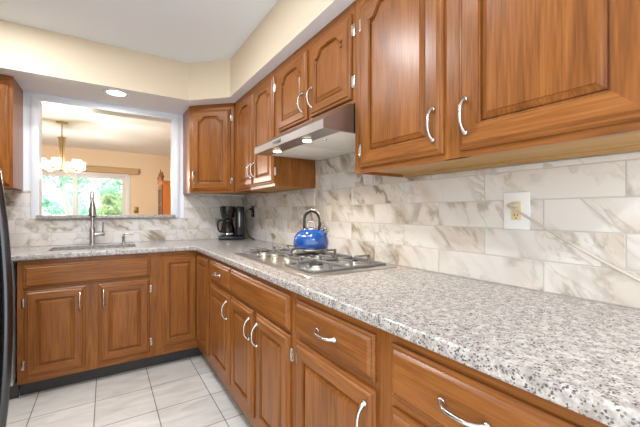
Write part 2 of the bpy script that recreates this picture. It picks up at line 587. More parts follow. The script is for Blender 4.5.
# backsplash tiles
def tiles(name, put, u0, u1, v0, v1, joints, holes=(), L=0.4135, R=0.1036, g=0.0012):
    """rows of tiles in the plane given by put(u, v, depth); joints: start joint of even and odd rows"""
    bm = bmesh.new()
    lay = bm.loops.layers.float_color.new('tile')
    row = 0
    def quad(a, b, c, d, col, mi):
        f = bm.faces.new([bm.verts.new(p) for p in (a, b, c, d)])
        f.material_index = mi
        for l in f.loops:
            l[lay] = col
    z = v0
    while z < v1 - 0.004:
        z2 = min(z + R, v1)
        u = joints[row % 2]
        while u > u0:
            u -= L
        while u < u1:
            a, b = max(u, u0), min(u + L, u1)
            if b - a > 0.004:
                pieces = [(a, b, z, z2)]
                for h in holes:
                    nxt = []
                    for q in pieces:
                        if q[1] <= h[0] or q[0] >= h[1] or q[3] <= h[2] or q[2] >= h[3]:
                            nxt.append(q)
                            continue
                        if q[0] < h[0]: nxt.append((q[0], h[0], q[2], q[3]))
                        if q[1] > h[1]: nxt.append((h[1], q[1], q[2], q[3]))
                        m0, m1 = max(q[0], h[0]), min(q[1], h[1])
                        if q[2] < h[2]: nxt.append((m0, m1, q[2], h[2]))
                        if q[3] > h[3]: nxt.append((m0, m1, h[3], q[3]))
                    pieces = nxt
                col = (random.random(), random.random(), random.random(), 1)
                for (p0, p1, q0, q1) in pieces:
                    p0 += g; p1 -= g; q0 += g; q1 -= g
                    if p1 - p0 < 0.003 or q1 - q0 < 0.003:
                        continue
                    d = 0.0015
                    o = [put(p0 + d, q0 + d, TT), put(p1 - d, q0 + d, TT), put(p1 - d, q1 - d, TT), put(p0 + d, q1 - d, TT)]
                    i = [put(p0, q0, 0.004), put(p1, q0, 0.004), put(p1, q1, 0.004), put(p0, q1, 0.004)]
                    quad(*o, col, 0)
                    for k in range(4):
                        quad(i[k], i[(k + 1) % 4], o[(k + 1) % 4], o[k], col, 0)
                    quad(*[put(x, y, 0.0066) for x, y in ((p0 - g, q0 - g), (p1 + g, q0 - g), (p1 + g, q1 + g), (p0 - g, q1 + g))], (0, 0, 0, 1), 1)
            u += L
        z = z2
        row += 1
    me = bpy.data.meshes.new(name)
    bmesh.ops.recalc_face_normals(bm, faces=bm.faces)
    bm.to_mesh(me)
    bm.free()
    me.materials.append(M['marble'])
    me.materials.append(M['grout'])
    o = bpy.data.objects.new(name, me)
    COL.objects.link(o)
    return struct(o)
ZT = 0.914
YEND = 0.06
# right wall (the piece under the hood climbs higher)
put_r = lambda u, v, d: (WX - d, u, v)
tiles('wall_backsplash_right', put_r, YEND, YB, ZT, 1.56, (0.519, 0.724), holes=((YEND - 1, 1.13, 1.349, 2), (1.895, 9, 1.349, 2)))
put_b = lambda u, v, d: (u, WY - d, v)
tiles('wall_backsplash_back', put_b, XL, W - 0.001, ZT, 1.349, (0.053, -0.165), holes=((-0.487, 0.628, 1.127, 2),))

# ------------------------------------------------------------------ cabinet parts
def pull(parent, loc, rz=0.0, level=False, L=0.10):
    """nickel bow pull; local: along z (or x when level), sticks out to -y"""
    mb = MB()
    pts, rs = [], []
    for k in range(19):
        t = -1 + 2 * k / 18
        out = 0.024 * (1 - abs(t) ** 3.0)
        pts.append((0, -0.004 - out, t * L / 2))
        rs.append(0.0035 + 0.0036 * abs(t) ** 4 + 0.0014 * (1 - t * t))
    mb.tube(pts, rs, 8)
    for s in (-1, 1):
        mb.lathe([(0, 0), (0.0085, 0), (0.0095, -0.003), (0.0065, -0.008), (0, -0.009)], (0, 0, s * L / 2), 12, axis='y')
    o = mb.build('handle', 'nickel', parent, loc, (0, PI / 2, 0) if level else (0, 0, 0), 60)
    return o

def hinge(parent, loc, side):
    """small wrap hinge beside a door edge; side -1 means the frame lies left of it"""
    mb = MB()
    mb.box(-0.004 if side > 0 else -0.014, 0.014 if side > 0 else 0.004, -0.0025, 0, -0.028, 0.028, bev=0.001)
    mb.lathe([(0, -0.022), (0.0042, -0.022), (0.0042, 0.022), (0, 0.022)], (0, -0.004, 0), 10)
    mb.lathe([(0, -0.027), (0.0026, -0.026), (0.0026, 0.026), (0, 0.027)], (0, -0.004, 0), 8)
    return mb.build('hinge', 'nickel', parent, loc)

def panel_door(parent, x0, z0, w, h, handle=None, hinges=None, arch=0.0, stile=0.054, yb=0.0, name='door', top=None):
    """raised panel door, front at y=-0.02; handle=(side, z of its middle from the door's bottom)"""
    T = 0.020
    bm = bmesh.new()
    rail = stile
    ox0, ox1, oz0, oz1 = stile, w - stile, rail, h - (top or rail)
    ow = ox1 - ox0
    inner = [(ox0, oz0), (ox1, oz0)]
    outer_x = [0.0, w]
    if arch > 0:
        zs = oz1 - arch
        n = 22
        for k in range(n + 1):
            u = 1 - 2 * k / n                     # 1 .. -1
            a = abs(u)
            if a > 0.86:
                z = zs
            elif a > 0.52:
                t = (0.86 - a) / 0.34
                z = zs + arch * 0.93 * (t * t * (3 - 2 * t))
            else:
                z = zs + arch * (0.93 + 0.07 * (1 - (a / 0.52) ** 2))
            inner.append((ox0 + ow * (u + 1) / 2, z))
    else:
        inner += [(ox1, oz1), (ox0, oz1)]
    n = len(inner)
    def rect(d):
        lst = [(d, d), (w - d, d)]
        if arch > 0:
            m = n - 2
            for k in range(m):
                u = 1 - 2 * k / (m - 1)
                x = ox0 + ow * (u + 1) / 2
                if k == 0: x = w - d
                if k == m - 1: x = d
                lst.append((x, h - d))
        else:
            lst += [(w - d, h - d), (d, h - d)]
        return lst
    loops = []
    for d, y in ((0, 0), (0, -0.008), (0.0055, -0.0122), (0.0115, -0.0128), (0.0165, -0.0182), (0.019, -T)):
        loops.append([(x, y, z) for x, z in rect(d)])
    nout = len(loops)
    pw = min(0.016, ow * 0.10)
    for d, y in ((0, -T), (0.003, -0.0198), (0.0035, -0.0165), (0.0065, -0.0150), (0.0078, -0.0068), (0.0118, -0.0068), (0.0126, -0.0100),
                 (0.0126 + pw, -0.0172), (0.0136 + pw, -0.0194)):
        loops.append([(x, y, z) for x, z in inset(inner, d)])
    rows = [[bm.verts.new(p) for p in lp] for lp in loops]
    for li, (a, b) in enumerate(zip(rows, rows[1:])):
        for i in range(n):
            j = (i + 1) % n
            f = bm.faces.new((a[i], a[j], b[j], b[i]))
            vert_side = (i == 1 or i == n - 1)
            f.material_index = 0 if (li >= nout or vert_side) else 1
    f = bm.faces.new(rows[-1])
    f.material_index = 0
    bm.faces.new(list(reversed(rows[0])))
    bmesh.ops.recalc_face_normals(bm, faces=bm.faces)
    me = bpy.data.meshes.new(name)
    bm.to_mesh(me)
    bm.free()
    me.materials.append(M['wood_v'])
    me.materials.append(M['wood_h'])
    for p in me.polygons:
        p.use_smooth = True
    me.set_sharp_from_angle(angle=math.radians(13))
    o = bpy.data.objects.new(name, me)
    o.location = (x0, yb, z0)
    o.parent = parent
    COL.objects.link(o)
    if handle:
        side, zc = handle
        pull(o, (0.030 if side == 'L' else w - 0.030, -T, zc))
    if hinges:
        hx = -0.003 if hinges == 'L' else w + 0.003
        for zz in (0.075, h - 0.075):
            hinge(o, (hx, -0.0005, zz), -1 if hinges == 'L' else 1)
    return o

def slab_front(parent, x0, z0, w, h, handle=True, name='drawer'):
    """drawer front with a moulded edge"""
    loops = []
    for d, y in ((0, 0), (0, -0.008), (0.0055, -0.0122), (0.0115, -0.0128), (0.0165, -0.0182), (0.019, -0.020)):
        loops.append([(d, y, d), (w - d, y, d), (w - d, y, h - d), (d, y, h - d)])
    mb = MB().loft(loops)
    o = mb.build(name, 'wood_h', parent, (x0, 0, z0), smooth=13)
    if handle:
        pull(o, (w / 2, -0.020, h / 2), level=True)
    return o

def face_frame(parent, w, z0, z1, stiles, rails, name='face_frame'):
    """front plane at y=0, 19 mm thick; stiles: (x0,x1); rails: (x0,x1,z0,z1)"""
    mb = MB()
    for a, b in stiles:
        mb.box(a, b, 0, 0.019, z0, z1, 0)
    for a, b, c, d in rails:
        mb.box(a, b, 0.0002, 0.019, c, d, 1)
    return mb.build(name, ['wood_v', 'wood_h'], parent, smooth=0)

def base_cabinet(name, label, loc, rz, w, depth, group=None):
    t = thing(name, label, 'cabinet', loc, rz, group)
    mb = MB()
    mb.box(0, 0.016, 0.019, depth, 0.10, 0.878).box(w - 0.016, w, 0.019, depth, 0.10, 0.878)
    mb.box(0.016, w - 0.016, 0.019, depth, 0.10, 0.116).box(0.016, w - 0.016, depth - 0.01, depth, 0.116, 0.878)
    mb.build('body', 'wood_v', t, smooth=0)
    MB().box(0, w, 0.075, 0.09, 0.0, 0.10).build('toe_kick', 'toe', t, smooth=0)
    return t
RY = lambda y: (0.62, y, 0)
RZ = -PI / 2
DEP = W - 0.62 - 0.002
G1 = 'base cabinets below the granite counter'
G2 = 'wall cabinets'
FY = YB - 0.61               # frame plane of the sink run

# sink base
t = base_cabinet('sink_cabinet', 'wooden sink base cabinet with two raised-panel doors, below the faucet', (-0.463, FY, 0), 0, 0.783, 0.60, G1)
face_frame(t, 0.783, 0.10, 0.878, ((0, 0.05), (0.34, 0.43), (0.725, 0.783)),
           ((0.05, 0.725, 0.10, 0.15), (0.05, 0.725, 0.675, 0.71), (0.05, 0.725, 0.838, 0.878)))
slab_front(t, 0.028, 0.700, 0.712, 0.145, False, 'false_front')
panel_door(t, 0.035, 0.14, 0.313, 0.543, ('R', 0.445), 'L')
panel_door(t, 0.421, 0.14, 0.316, 0.543, ('L', 0.445), 'R')

# corner susan cabinet: two doors meeting in the inside corner
t = thing('corner_cabinet', 'wooden inside-corner base cabinet with two narrow doors meeting at a right angle', 'cabinet', (0.32, FY, 0), 0, G1)
cw = 0.62 - 0.32
mb = MB()
mb.prism([(0.0, 0.019), (cw + 0.019, 0.019), (cw + 0.019, -0.39), (0.905, -0.39), (0.905, 0.60), (0.0, 0.60)], 'z', 0.10, 0.872)
mb.build('body', 'wood_v', t, smooth=0)
MB().prism([(0, 0.075), (cw + 0.075, 0.075), (cw + 0.075, -0.39), (cw + 0.09, -0.39), (cw + 0.09, 0.09), (0, 0.09)], 'z', 0, 0.10).build('toe_kick', 'toe', t, smooth=0)
mb = MB()
mb.box(0, 0.05, 0, 0.019, 0.10, 0.878, 0).box(0.05, cw, 0, 0.019, 0.10, 0.16, 1).box(0.05, cw, 0, 0.019, 0.845, 0.878, 1)
mb.box(cw, cw + 0.019, -0.39, -0.36, 0.10, 0.878, 0).box(cw, cw + 0.019, -0.36, 0.019, 0.10, 0.16, 1).box(cw, cw + 0.019, -0.36, 0.019, 0.845, 0.878, 1)
mb.build('face_frame', ['wood_v', 'wood_h'], t, smooth=0)
panel_door(t, 0.034, 0.162, cw - 0.034 - 0.004, 0.684, None, None, stile=0.05)
d2 = panel_door(t, 0, 0.162, 0.335, 0.684, None, None, stile=0.05)
d2.location = (cw, -0.026, 0.162)
d2.rotation_euler = (0, 0, RZ)

# drawer over door
t = base_cabinet('drawer_cabinet', 'narrow wooden base cabinet with one small drawer over one door, next to the inside corner', RY(2.36), RZ, 0.465, DEP, G1)
face_frame(t, 0.465, 0.10, 0.878, ((0, 0.045), (0.43, 0.465)), ((0.045, 0.43, 0.10, 0.175), (0.045, 0.43, 0.685, 0.722), (0.045, 0.43, 0.838, 0.878)))
slab_front(t, 0.025, 0.715, 0.43, 0.135)
panel_door(t, 0.025, 0.165, 0.425, 0.525, ('R', 0.435), 'L')

# below the cooktop
t = base_cabinet('cooktop_cabinet', 'wooden base cabinet with a wide false front over two doors, below the gas cooktop', RY(1.8945), RZ, 0.763, DEP, G1)
face_frame(t, 0.763, 0.10, 0.878, ((0, 0.035), (0.335, 0.40), (0.715, 0.763)), ((0.035, 0.715, 0.10, 0.175), (0.035, 0.715, 0.685, 0.715), (0.035, 0.715, 0.838, 0.878)))
slab_front(t, 0.012, 0.708, 0.722, 0.142, False, 'false_front')
panel_door(t, 0.015, 0.165, 0.338, 0.528, ('R', 0.435), 'L')
panel_door(t, 0.396, 0.165, 0.340, 0.528, ('L', 0.435), 'R')

# drawer over door, nearer
t = base_cabinet('drawer_cabinet', 'wooden base cabinet with a drawer over one door, right of the cooktop', RY(1.13), RZ, 0.49, DEP, G1)
face_frame(t, 0.49, 0.10, 0.878, ((0, 0.045), (0.44, 0.49)), ((0.045, 0.44, 0.10, 0.175), (0.045, 0.44, 0.685, 0.725), (0.045, 0.44, 0.838, 0.878)))
slab_front(t, 0.025, 0.718, 0.436, 0.13)
panel_door(t, 0.025, 0.165, 0.440, 0.530, ('R', 0.440), 'L')

# drawer stack, nearest
t = base_cabinet('drawer_cabinet', 'wooden drawer stack nearest the camera, below the end of the counter', RY(0.64), RZ, 0.54, DEP, G1)
face_frame(t, 0.54, 0.10, 0.878, ((0, 0.045), (0.48, 0.54)), ((0.045, 0.48, 0.10, 0.175), (0.045, 0.48, 0.685, 0.72), (0.045, 0.48, 0.42, 0.46), (0.045, 0.48, 0.838, 0.878)))
slab_front(t, 0.033, 0.712, 0.42, 0.136)
slab_front(t, 0.033, 0.452, 0.42, 0.234)
slab_front(t, 0.033, 0.165, 0.42, 0.260)

# granite counter, L shaped, with the sink cut-out
OD = 0.640
outline = [(XL + 0.002, YB - OD), (W - OD - 0.035, YB - OD), (W - OD, YB - OD - 0.035), (W - OD, YEND), (W - 0.0005, YEND), (W - 0.0005, YB - 0.0005), (XL + 0.002, YB - 0.0005)]
hx0, hx1, hy0, hy1 = -0.335, 0.20, 2.895, 3.215
def rounded(x0, x1, y0, y1, r, n=6):
    pts = []
    for cx, cy, a0 in ((x1 - r, y0 + r, -PI / 2), (x1 - r, y1 - r, 0), (x0 + r, y1 - r, PI / 2), (x0 + r, y0 + r, PI)):
        for k in range(n + 1):
            a = a0 + PI / 2 * k / n
            pts.append((cx + r * math.cos(a), cy + r * math.sin(a)))
    return pts
def counter():
    bm = bmesh.new()
    r = 0.009
    prof = []
    zb, zt = 0.8785, 0.914
    for k in range(5):
        a = PI / 2 * k / 4
        prof.append((r * (1 - math.sin(a)), zb + r * (1 - math.cos(a))))
    for k in range(5):
        a = PI / 2 * k / 4
        prof.append((r * (1 - math.cos(a)), zt - r + r * math.sin(a)))
    rows = []
    for d, z in prof:
        lp = inset(outline, d)
        lp[4] = (outline[4][0], lp[4][1]); lp[5] = outline[5]; lp[6] = outline[6]; lp[0] = (outline[0][0], lp[0][1])
        rows.append([bm.verts.new((x, y, z)) for x, y in lp])
    n = len(outline)
    for a, b in zip(rows, rows[1:]):
        for i in range(n):
            bm.faces.new((a[i], a[(i + 1) % n], b[(i + 1) % n], b[i]))
    hole = rounded(hx0, hx1, hy0, hy1, 0.05)
    ht = [bm.verts.new((x, y, zt)) for x, y in hole]
    hb = [bm.verts.new((x, y, zb)) for x, y in hole]
    m = len(hole)
    for i in range(m):
        bm.faces.new((ht[i], hb[i], hb[(i + 1) % m], ht[(i + 1) % m]))
    for outer, hh in ((rows[-1], ht), (rows[0], hb)):
        ed = []
        for lp in (outer, hh):
            for i in range(len(lp)):
                e = bm.edges.get((lp[i], lp[(i + 1) % len(lp)]))
                ed.append(e)
        bmesh.ops.triangle_fill(bm, use_beauty=True, use_dissolve=False, edges=ed)
    mb = MB()
    mb.bm.free()
    mb.bm = bm
    return mb.build('granite_countertop', 'granite', smooth=40)
tag(counter(), 'L-shaped speckled grey granite countertop over the base cabinets', 'countertop')

# ------------------------------------------------------------------ wall cabinets
ZU0, ZU1 = 1.35, ZS - 0.001
def wall_cabinet(name, label, loc, rz, w, depth, z0):
    t = thing(name, label, 'cabinet', (loc[0], loc[1], z0), rz, G2)
    h = ZU1 - z0
    mb = MB()
    mb.box(0, 0.016, 0.019, depth, 0, h).box(w - 0.016, w, 0.019, depth, 0, h)
    mb.box(0.016, w - 0.016, 0.019, depth, h - 0.016, h).box(0.016, w - 0.016, depth - 0.008, depth, 0.02, h - 0.016)
    mb.build('body', 'wood_v', t, smooth=0)
    MB().box(0.016, w - 0.016, 0.019, depth - 0.008, 0.012, 0.024).box(0.016, w - 0.016, depth - 0.03, depth - 0.008, 0.0, 0.012).build('bottom_panel', 'wood_raw', t, smooth=0)
    return t, h
UX = 0.92
UD = W - UX - 0.001
DZ, DH = 0.020, 0.690
# diagonal corner cabinet
t = thing('corner_cabinet', 'diagonal wooden wall cabinet with one arched door in the corner above the coffee maker', 'cabinet', (0.62, 3.055, ZU0), -PI / 4, G2)
H = ZU1 - ZU0
wd = 0.30 * math.sqrt(2)
def loc2(x, y):
    dx, dy = x - 0.62, y - 3.055
    c_, s_ = math.cos(PI / 4), math.sin(PI / 4)
    return (dx * c_ - dy * s_, dx * s_ + dy * c_)
pent = [loc2(*p) for p in ((0.62, 3.055), (0.92, 2.755), (W - 0.001, 2.755), (W - 0.001, YB - 0.001), (0.62, YB - 0.001))]
inner_p = inset(pent, 0.012)
mb = MB()
mb.prism(pent, 'z', 0.024, H)
mb.prism([pent[0], pent[1], inner_p[1], inner_p[0]], 'z', 0, 0.024)
mb.prism([pent[4], pent[0], inner_p[0], inner_p[4]], 'z', 0, 0.024)
mb.build('body', 'wood_v', t, smooth=0)
MB().prism(inset(pent, 0.0125), 'z', 0.012, 0.0235).build('bottom_panel', 'wood_raw', t, smooth=0)
mb = MB()
mb.box(0.0, 0.042, -0.006, 0, 0, H, 0).box(wd - 0.042, wd - 0.004, -0.006, 0, 0, H, 0)
mb.box(0.042, wd - 0.042, -0.006, 0, 0, 0.035, 1).box(0.042, wd - 0.042, -0.006, 0, H - 0.07, H, 1)
mb.build('face_frame', ['wood_v', 'wood_h'], t, smooth=0)
panel_door(t, 0.030, DZ, wd - 0.062, DH, ('L', 0.115), 'R', arch=0.042, top=0.050, yb=-0.006, stile=0.058)

# two tall doors left of the hood
w_ = 2.735 - 1.957
t, h = wall_cabinet('wall_cabinet', 'wooden wall cabinet with two tall arched doors, between the corner and the range hood', (UX, 2.735), RZ, w_, UD, ZU0)
face_frame(t, w_, 0, h, ((0, 0.10), (0.43, 0.46), (w_ - 0.04, w_)), ((0.10, w_ - 0.04, 0, 0.035), (0.10, w_ - 0.04, h - 0.065, h)))
panel_door(t, 0.088, DZ, 0.350, DH, ('R', 0.115), 'L', arch=0.042, top=0.050, stile=0.048)
panel_door(t, 0.447, DZ, 0.338, DH, ('L', 0.115), 'R', arch=0.042, top=0.050, stile=0.048)

# above the hood
w_ = 1.955 - 1.133
zz0 = 1.662
t, h = wall_cabinet('wall_cabinet', 'short wooden wall cabinet with two arched doors, above the range hood', (UX, 1.955), RZ, w_, UD, zz0)
face_frame(t, w_, 0, h, ((0, 0.095), (0.414, 0.474), (w_ - 0.035, w_)), ((0.095, w_ - 0.035, 0, 0.035), (0.095, w_ - 0.035, h - 0.065, h)))
panel_door(t, 0.078, 0.020, 0.345, 0.378, ('R', 0.095), 'L', arch=0.042, top=0.050, stile=0.050)
panel_door(t, 0.461, 0.020, 0.345, 0.378, ('L', 0.095), 'R', arch=0.042, top=0.050, stile=0.050)

# the big one near the camera
w_ = 1.131 - 0.14
t, h = wall_cabinet('wall_cabinet', 'large wooden wall cabinet with two wide doors above the white outlet', (UX, 1.131), RZ, w_, UD, ZU0)
face_frame(t, w_, 0, h, ((0, 0.06), (0.45, 0.53), (w_ - 0.04, w_)), ((0.06, w_ - 0.04, 0, 0.035), (0.06, w_ - 0.04, h - 0.065, h)))
panel_door(t, 0.044, DZ, 0.412, DH, ('R', 0.098), 'L', arch=0.052, top=0.034, stile=0.058)
panel_door(t, 0.512, DZ, 0.438, DH, ('L', 0.098), 'R', arch=0.052, top=0.034, stile=0.066)

# left of the pass-through
w_ = 0.60
t, h = wall_cabinet('wall_cabinet', 'wooden wall cabinet left of the pass-through opening, partly behind the fridge', (-0.532 - w_, YB - 0.325), 0, w_, 0.324, ZU0)
face_frame(t, w_, 0, h, ((0, 0.04), (w_ - 0.04, w_)), ((0.04, w_ - 0.04, 0, 0.035), (0.04, w_ - 0.04, h - 0.065, h)))
panel_door(t, 0.02, DZ, 0.275, DH, ('R', 0.115), None, arch=0.042, top=0.050)
panel_door(t, 0.305, DZ, 0.275, DH, ('L', 0.115), None, arch=0.042, top=0.050)

# ------------------------------------------------------------------ range hood
t = thing('range_hood', 'stainless under-cabinet range hood with two lit lamps over the cooktop', 'range hood', (W, 1.513, 1.530))
hy = 0.376
xf, xt, xb = -0.475, -0.335, -0.001            # front lip, top front edge, wall (relative to the wall)
mb = MB()
sec = [(xf, 0.0), (xf, 0.038), (xt, 0.128), (xb, 0.128), (xb, 0.008), (xf + 0.10, 0.0)]
outl = [(xf, 0.006), (xf, 0.038), (xf + 0.01, 0.046), (xt, 0.127), (xb, 0.127), (xb, 0.006)]
mb.prism(outl, 'y', -hy, hy)
# lower rim left as a skirt around the filters
mb.box(xf, xf + 0.095, -hy, hy, 0, 0.0058).box(xf + 0.095, xb, -hy, -hy + 0.012, 0, 0.0058).box(xf + 0.095, xb, hy - 0.012, hy, 0, 0.0058)
mb.build('hood_body', 'steel_dark', t, smooth=20)
for k in range(2):
    y0 = -hy + 0.014 + k * 0.363
    f = MB()
    f.box(xf + 0.098, xb - 0.01, y0, y0 + 0.360, 0.0015, 0.0056, bev=0.001)
    f.build('filter', 'filter', t)
for y in (0.19, -0.14):
    l = MB().lathe([(0, 0.003), (0.030, 0.003), (0.034, -0.001), (0.027, -0.004), (0.0, -0.004)], (xf + 0.062, y, 0.0), 24).build('lamp_ring', 'chrome', t)
    MB().lathe([(0, -0.002), (0.024, -0.002), (0.022, -0.0065), (0, -0.0075)], (xf + 0.062, y, 0.0), 20).build('lamp_lens', 'hoodlamp', l)
    ld = bpy.data.lights.new('lamp_glow', 'SPOT')
    ld.energy = HOOD_W
    ld.color = (1.0, 0.86, 0.66)
    ld.spot_size = 2.4
    ld.spot_blend = 0.6
    ld.shadow_soft_size = 0.025
    lo_ = bpy.data.objects.new('lamp_glow', ld)
    lo_.location = (xf + 0.075, y, -0.012)
    lo_.parent = t
    COL.objects.link(lo_)
for y in (0.10, -0.20):
    MB().lathe([(0, 0), (0.011, 0), (0.010, -0.006), (0, -0.007)], (xf + 0.125, y, 0.001), 12).build('filter_latch', 'steel', t)
MB().box(xf - 0.001, xf + 0.001, 0.02, 0.12, 0.012, 0.030, bev=0.0008).build('badge', 'badge', t)

# ------------------------------------------------------------------ gas cooktop
CZ = 0.914
t = thing('gas_cooktop', 'stainless five-burner gas cooktop with grey grates set in the granite counter', 'cooktop', (0.93, 1.59, CZ))
cx, cy = 0.255, 0.455
mb = MB()
loops = []
for d, z in ((0.0, 0.0005), (0.0, 0.004), (0.004, 0.007), (0.022, 0.010), (0.030, 0.0085), (0.034, 0.0085)):
    loops.append([(x, y, z) for x, y in rounded(-cx + d, cx - d, -cy + d, cy - d, 0.012, 3)])
mb.loft(loops)
mb.build('cooktop_pan', 'steel', t, smooth=25)
burners = [(0.115, 0.305, 0.030), (-0.105, 0.305, 0.024), (0.105, 0.015, 0.040), (0.115, -0.285, 0.026), (-0.105, -0.285, 0.034)]
for bx, by, br in burners:
    b_ = MB().lathe([(0, 0.008), (br + 0.026, 0.008), (br + 0.024, 0.013), (br + 0.006, 0.014), (br + 0.004, 0.022), (0, 0.022)], (bx, by, 0), 28).build('burner', 'steel', t)
    MB().lathe([(0, 0.0222), (br, 0.0222), (br + 0.001, 0.026), (br - 0.006, 0.0285), (0, 0.029)], (bx, by, 0), 28).build('burner_cap', 'burner', b_)
def grate(x0, x1, y0, y1, centres):
    """cast grate: low rectangle with fingers that climb and point at the burners"""
    mb = MB()
    zb, zt, r = 0.014, 0.047, 0.0062
    for a in ((x0, x1, y0, y0), (x0, x1, y1, y1)):
        mb.box(a[0], a[1], a[2] - r, a[2] + r, zb - 0.004, zb + 0.005, bev=0.0015)
    for a in ((x0, y0, y1), (x1, y0, y1)):
        mb.box(a[0] - r, a[0] + r, a[1] + r, a[2] - r, zb - 0.004, zb + 0.005, bev=0.0015)
    for px in (x0, x1):
        for py in (y0, y1):
            mb.box(px - 0.006, px + 0.006, py - 0.006, py + 0.006, -0.0005 + 0.0092, zb - 0.003, bev=0.001)
    def finger(ax, ay, bx, by):
        d = Vector((bx - ax, by - ay, 0))
        L = d.length
        m = Matrix.Translation((ax, ay, 0)) @ Matrix.Rotation(math.atan2(d.y, d.x), 4, 'Z')
        mb.box(-0.006, 0.008, -r, r, zb, zt - 0.001, bev=0.0018, mat=m)
        mb.box(-0.005, L, -r, r, zt - 0.010, zt, bev=0.002, mat=m)
    for bx, by, br in centres:
        g = br * 0.55
        ym, ym2 = y0, y1
        finger(bx, y0, bx, by - g)
        finger(bx, y1, bx, by + g)
        if bx > (x0 + x1) / 2 or len(centres) == 1:
            finger(x1, by, bx + g, by)
        if bx < (x0 + x1) / 2 or len(centres) == 1:
            finger(x0, by, bx - g, by)
    if len(centres) == 2:
        xm = (x0 + x1) / 2
        mb.box(xm - r, xm + r, y0 + r, y1 - r, zb - 0.004, zb + 0.005, bev=0.0015)
        finger(xm, y0, xm, (y0 + y1) / 2 - 0.03)
        finger(xm, y1, xm, (y0 + y1) / 2 + 0.03)
    return mb
grate(-0.20, 0.22, 0.175, 0.425, burners[0:2]).build('grate', 'iron', t)
grate(-0.055, 0.22, -0.125, 0.155, burners[2:3]).build('grate', 'iron', t)
grate(-0.20, 0.22, -0.405, -0.145, burners[3:5]).build('grate', 'iron', t)
for k in range(5):
    kx, ky = -0.185 + (0.03 if k % 2 else 0.0), 0.135 - k * 0.072
    kb = MB().lathe([(0, 0.0085), (0.023, 0.0085), (0.023, 0.012), (0.0185, 0.014), (0.0165, 0.030), (0.013, 0.033), (0, 0.0335)], (kx, ky, 0), 20)
    kb.box(kx - 0.016, kx + 0.016, ky - 0.004, ky + 0.004, 0.030, 0.038, bev=0.0015)
    kb.build('knob', 'knob', t)

# ------------------------------------------------------------------ kettle
RT = Vector((math.cos(YAW), -math.sin(YAW), 0))            # the spout's direction
t = thing('kettle', 'blue enamel whistling kettle with a tall black and steel handle on the cooktop', 'kettle', (1.008, 1.645, 0.9615), -YAW - 0.6)
prof = [(0, 0.0), (0.088, 0.0), (0.094, 0.004), (0.102, 0.022), (0.105, 0.042), (0.102, 0.064), (0.094, 0.085), (0.079, 0.104), (0.059, 0.117), (0.044, 0.122), (0.0, 0.122)]
MB().lathe(prof, (0, 0, 0), 40).build('body', 'blue', t, smooth=50)
MB().lathe([(0, 0.0), (0.0895, -0.0004), (0.0955, 0.003), (0.0995, 0.010), (0.098, 0.010), (0, 0.004)], (0, 0, 0.0), 40).build('base_ring', 'chrome', t)
lid = MB().lathe([(0, 0.1215), (0.043, 0.1215), (0.042, 0.126), (0.028, 0.131), (0, 0.133)], (0, 0, 0), 30).build('lid', 'chrome', t)
kn = MB()
kn.tube([(-0.024, 0, 0.128), (-0.025, 0, 0.150), (-0.019, 0, 0.161), (0, 0, 0.164), (0.019, 0, 0.161), (0.025, 0, 0.150), (0.024, 0, 0.128)], 0.005, 8)
kn.build('lid_knob', 'steel', lid)
sp = MB()
sp.tube([(0.066, 0, 0.082), (0.084, 0, 0.097), (0.095, 0, 0.110), (0.100, 0, 0.118)], [0.030, 0.024, 0.019, 0.017], 16)
s_ = sp.build('spout', 'blue', t)
wc = MB()
wc.tube([(0.096, 0, 0.112), (0.106, 0, 0.126), (0.110, 0, 0.131)], [0.0205, 0.021, 0.015], 16)
wc.tube([(0.066, 0, 0.125), (0.090, 0, 0.142), (0.104, 0, 0.136)], [0.005, 0.006, 0.005], 8)
wc.build('whistle_cap', 'chrome', s_)
hp = []
for k in range(15):
    a = PI * (1.06 - 1.10 * k / 14)
    hp.append((0.004 + 0.056 * math.cos(a), 0, 0.170 + 0.056 * math.sin(a)))
hp = [(-0.050, 0, 0.112), (-0.052, 0, 0.140)] + hp + [(0.060, 0, 0.150), (0.056, 0, 0.130), (0.050, 0, 0.112)]
MB().tube(hp, 0.0085, 10).build('handle', 'black', t, smooth=60)
hs = MB()
hs.tube([(p[0] * 1.17, 0, 0.170 + (p[2] - 0.170) * 1.15) for p in hp[3:-3]], 0.0055, 8)
hs.build('handle_strip', 'steel_dark', t, smooth=60)

# ------------------------------------------------------------------ coffee maker
t = thing('coffee_maker', 'black drip coffee maker with a glass carafe in the counter corner', 'coffee maker', (1.035, 3.185, 0.9145), -0.2)
mb = MB()
mb.box(-0.125, 0.115, -0.075, 0.075, 0, 0.035, bev=0.010, seg=3)
mb.build('base', 'black', t)
MB().box(0.042, 0.113, -0.073, 0.073, 0.0352, 0.322, bev=0.010, seg=3).build('water_tower', 'black', t)
bk = MB()
bk.lathe([(0, 0.207), (0.052, 0.207), (0.060, 0.218), (0.074, 0.300), (0.074, 0.318), (0.070, 0.323), (0, 0.323)], (-0.036, 0, 0), 32)
bk.build('filter_basket', 'black', t)
MB().lathe([(0, 0), (0.060, 0), (0.058, 0.003), (0, 0.003)], (-0.036, 0, 0.0355), 28).build('hot_plate', 'steel', t)
MB().box(-0.1275, -0.1245, -0.035, 0.035, 0.012, 0.026, bev=0.001).build('control_strip', 'steel', t)
MB().box(0.060, 0.072, -0.0748, -0.0735, 0.12, 0.27, bev=0.0005).build('water_gauge', 'steel_sink', t)
ca = MB().lathe([(0, 0.0392), (0.058, 0.0392), (0.066, 0.050), (0.068, 0.075), (0.062, 0.115), (0.050, 0.160), (0.047, 0.178), (0.0455, 0.178), (0.0485, 0.159), (0.0605, 0.114), (0.066, 0.074), (0.063, 0.052), (0, 0.043)], (-0.036, 0, 0), 32).build('carafe', 'carafe', t, smooth=60)
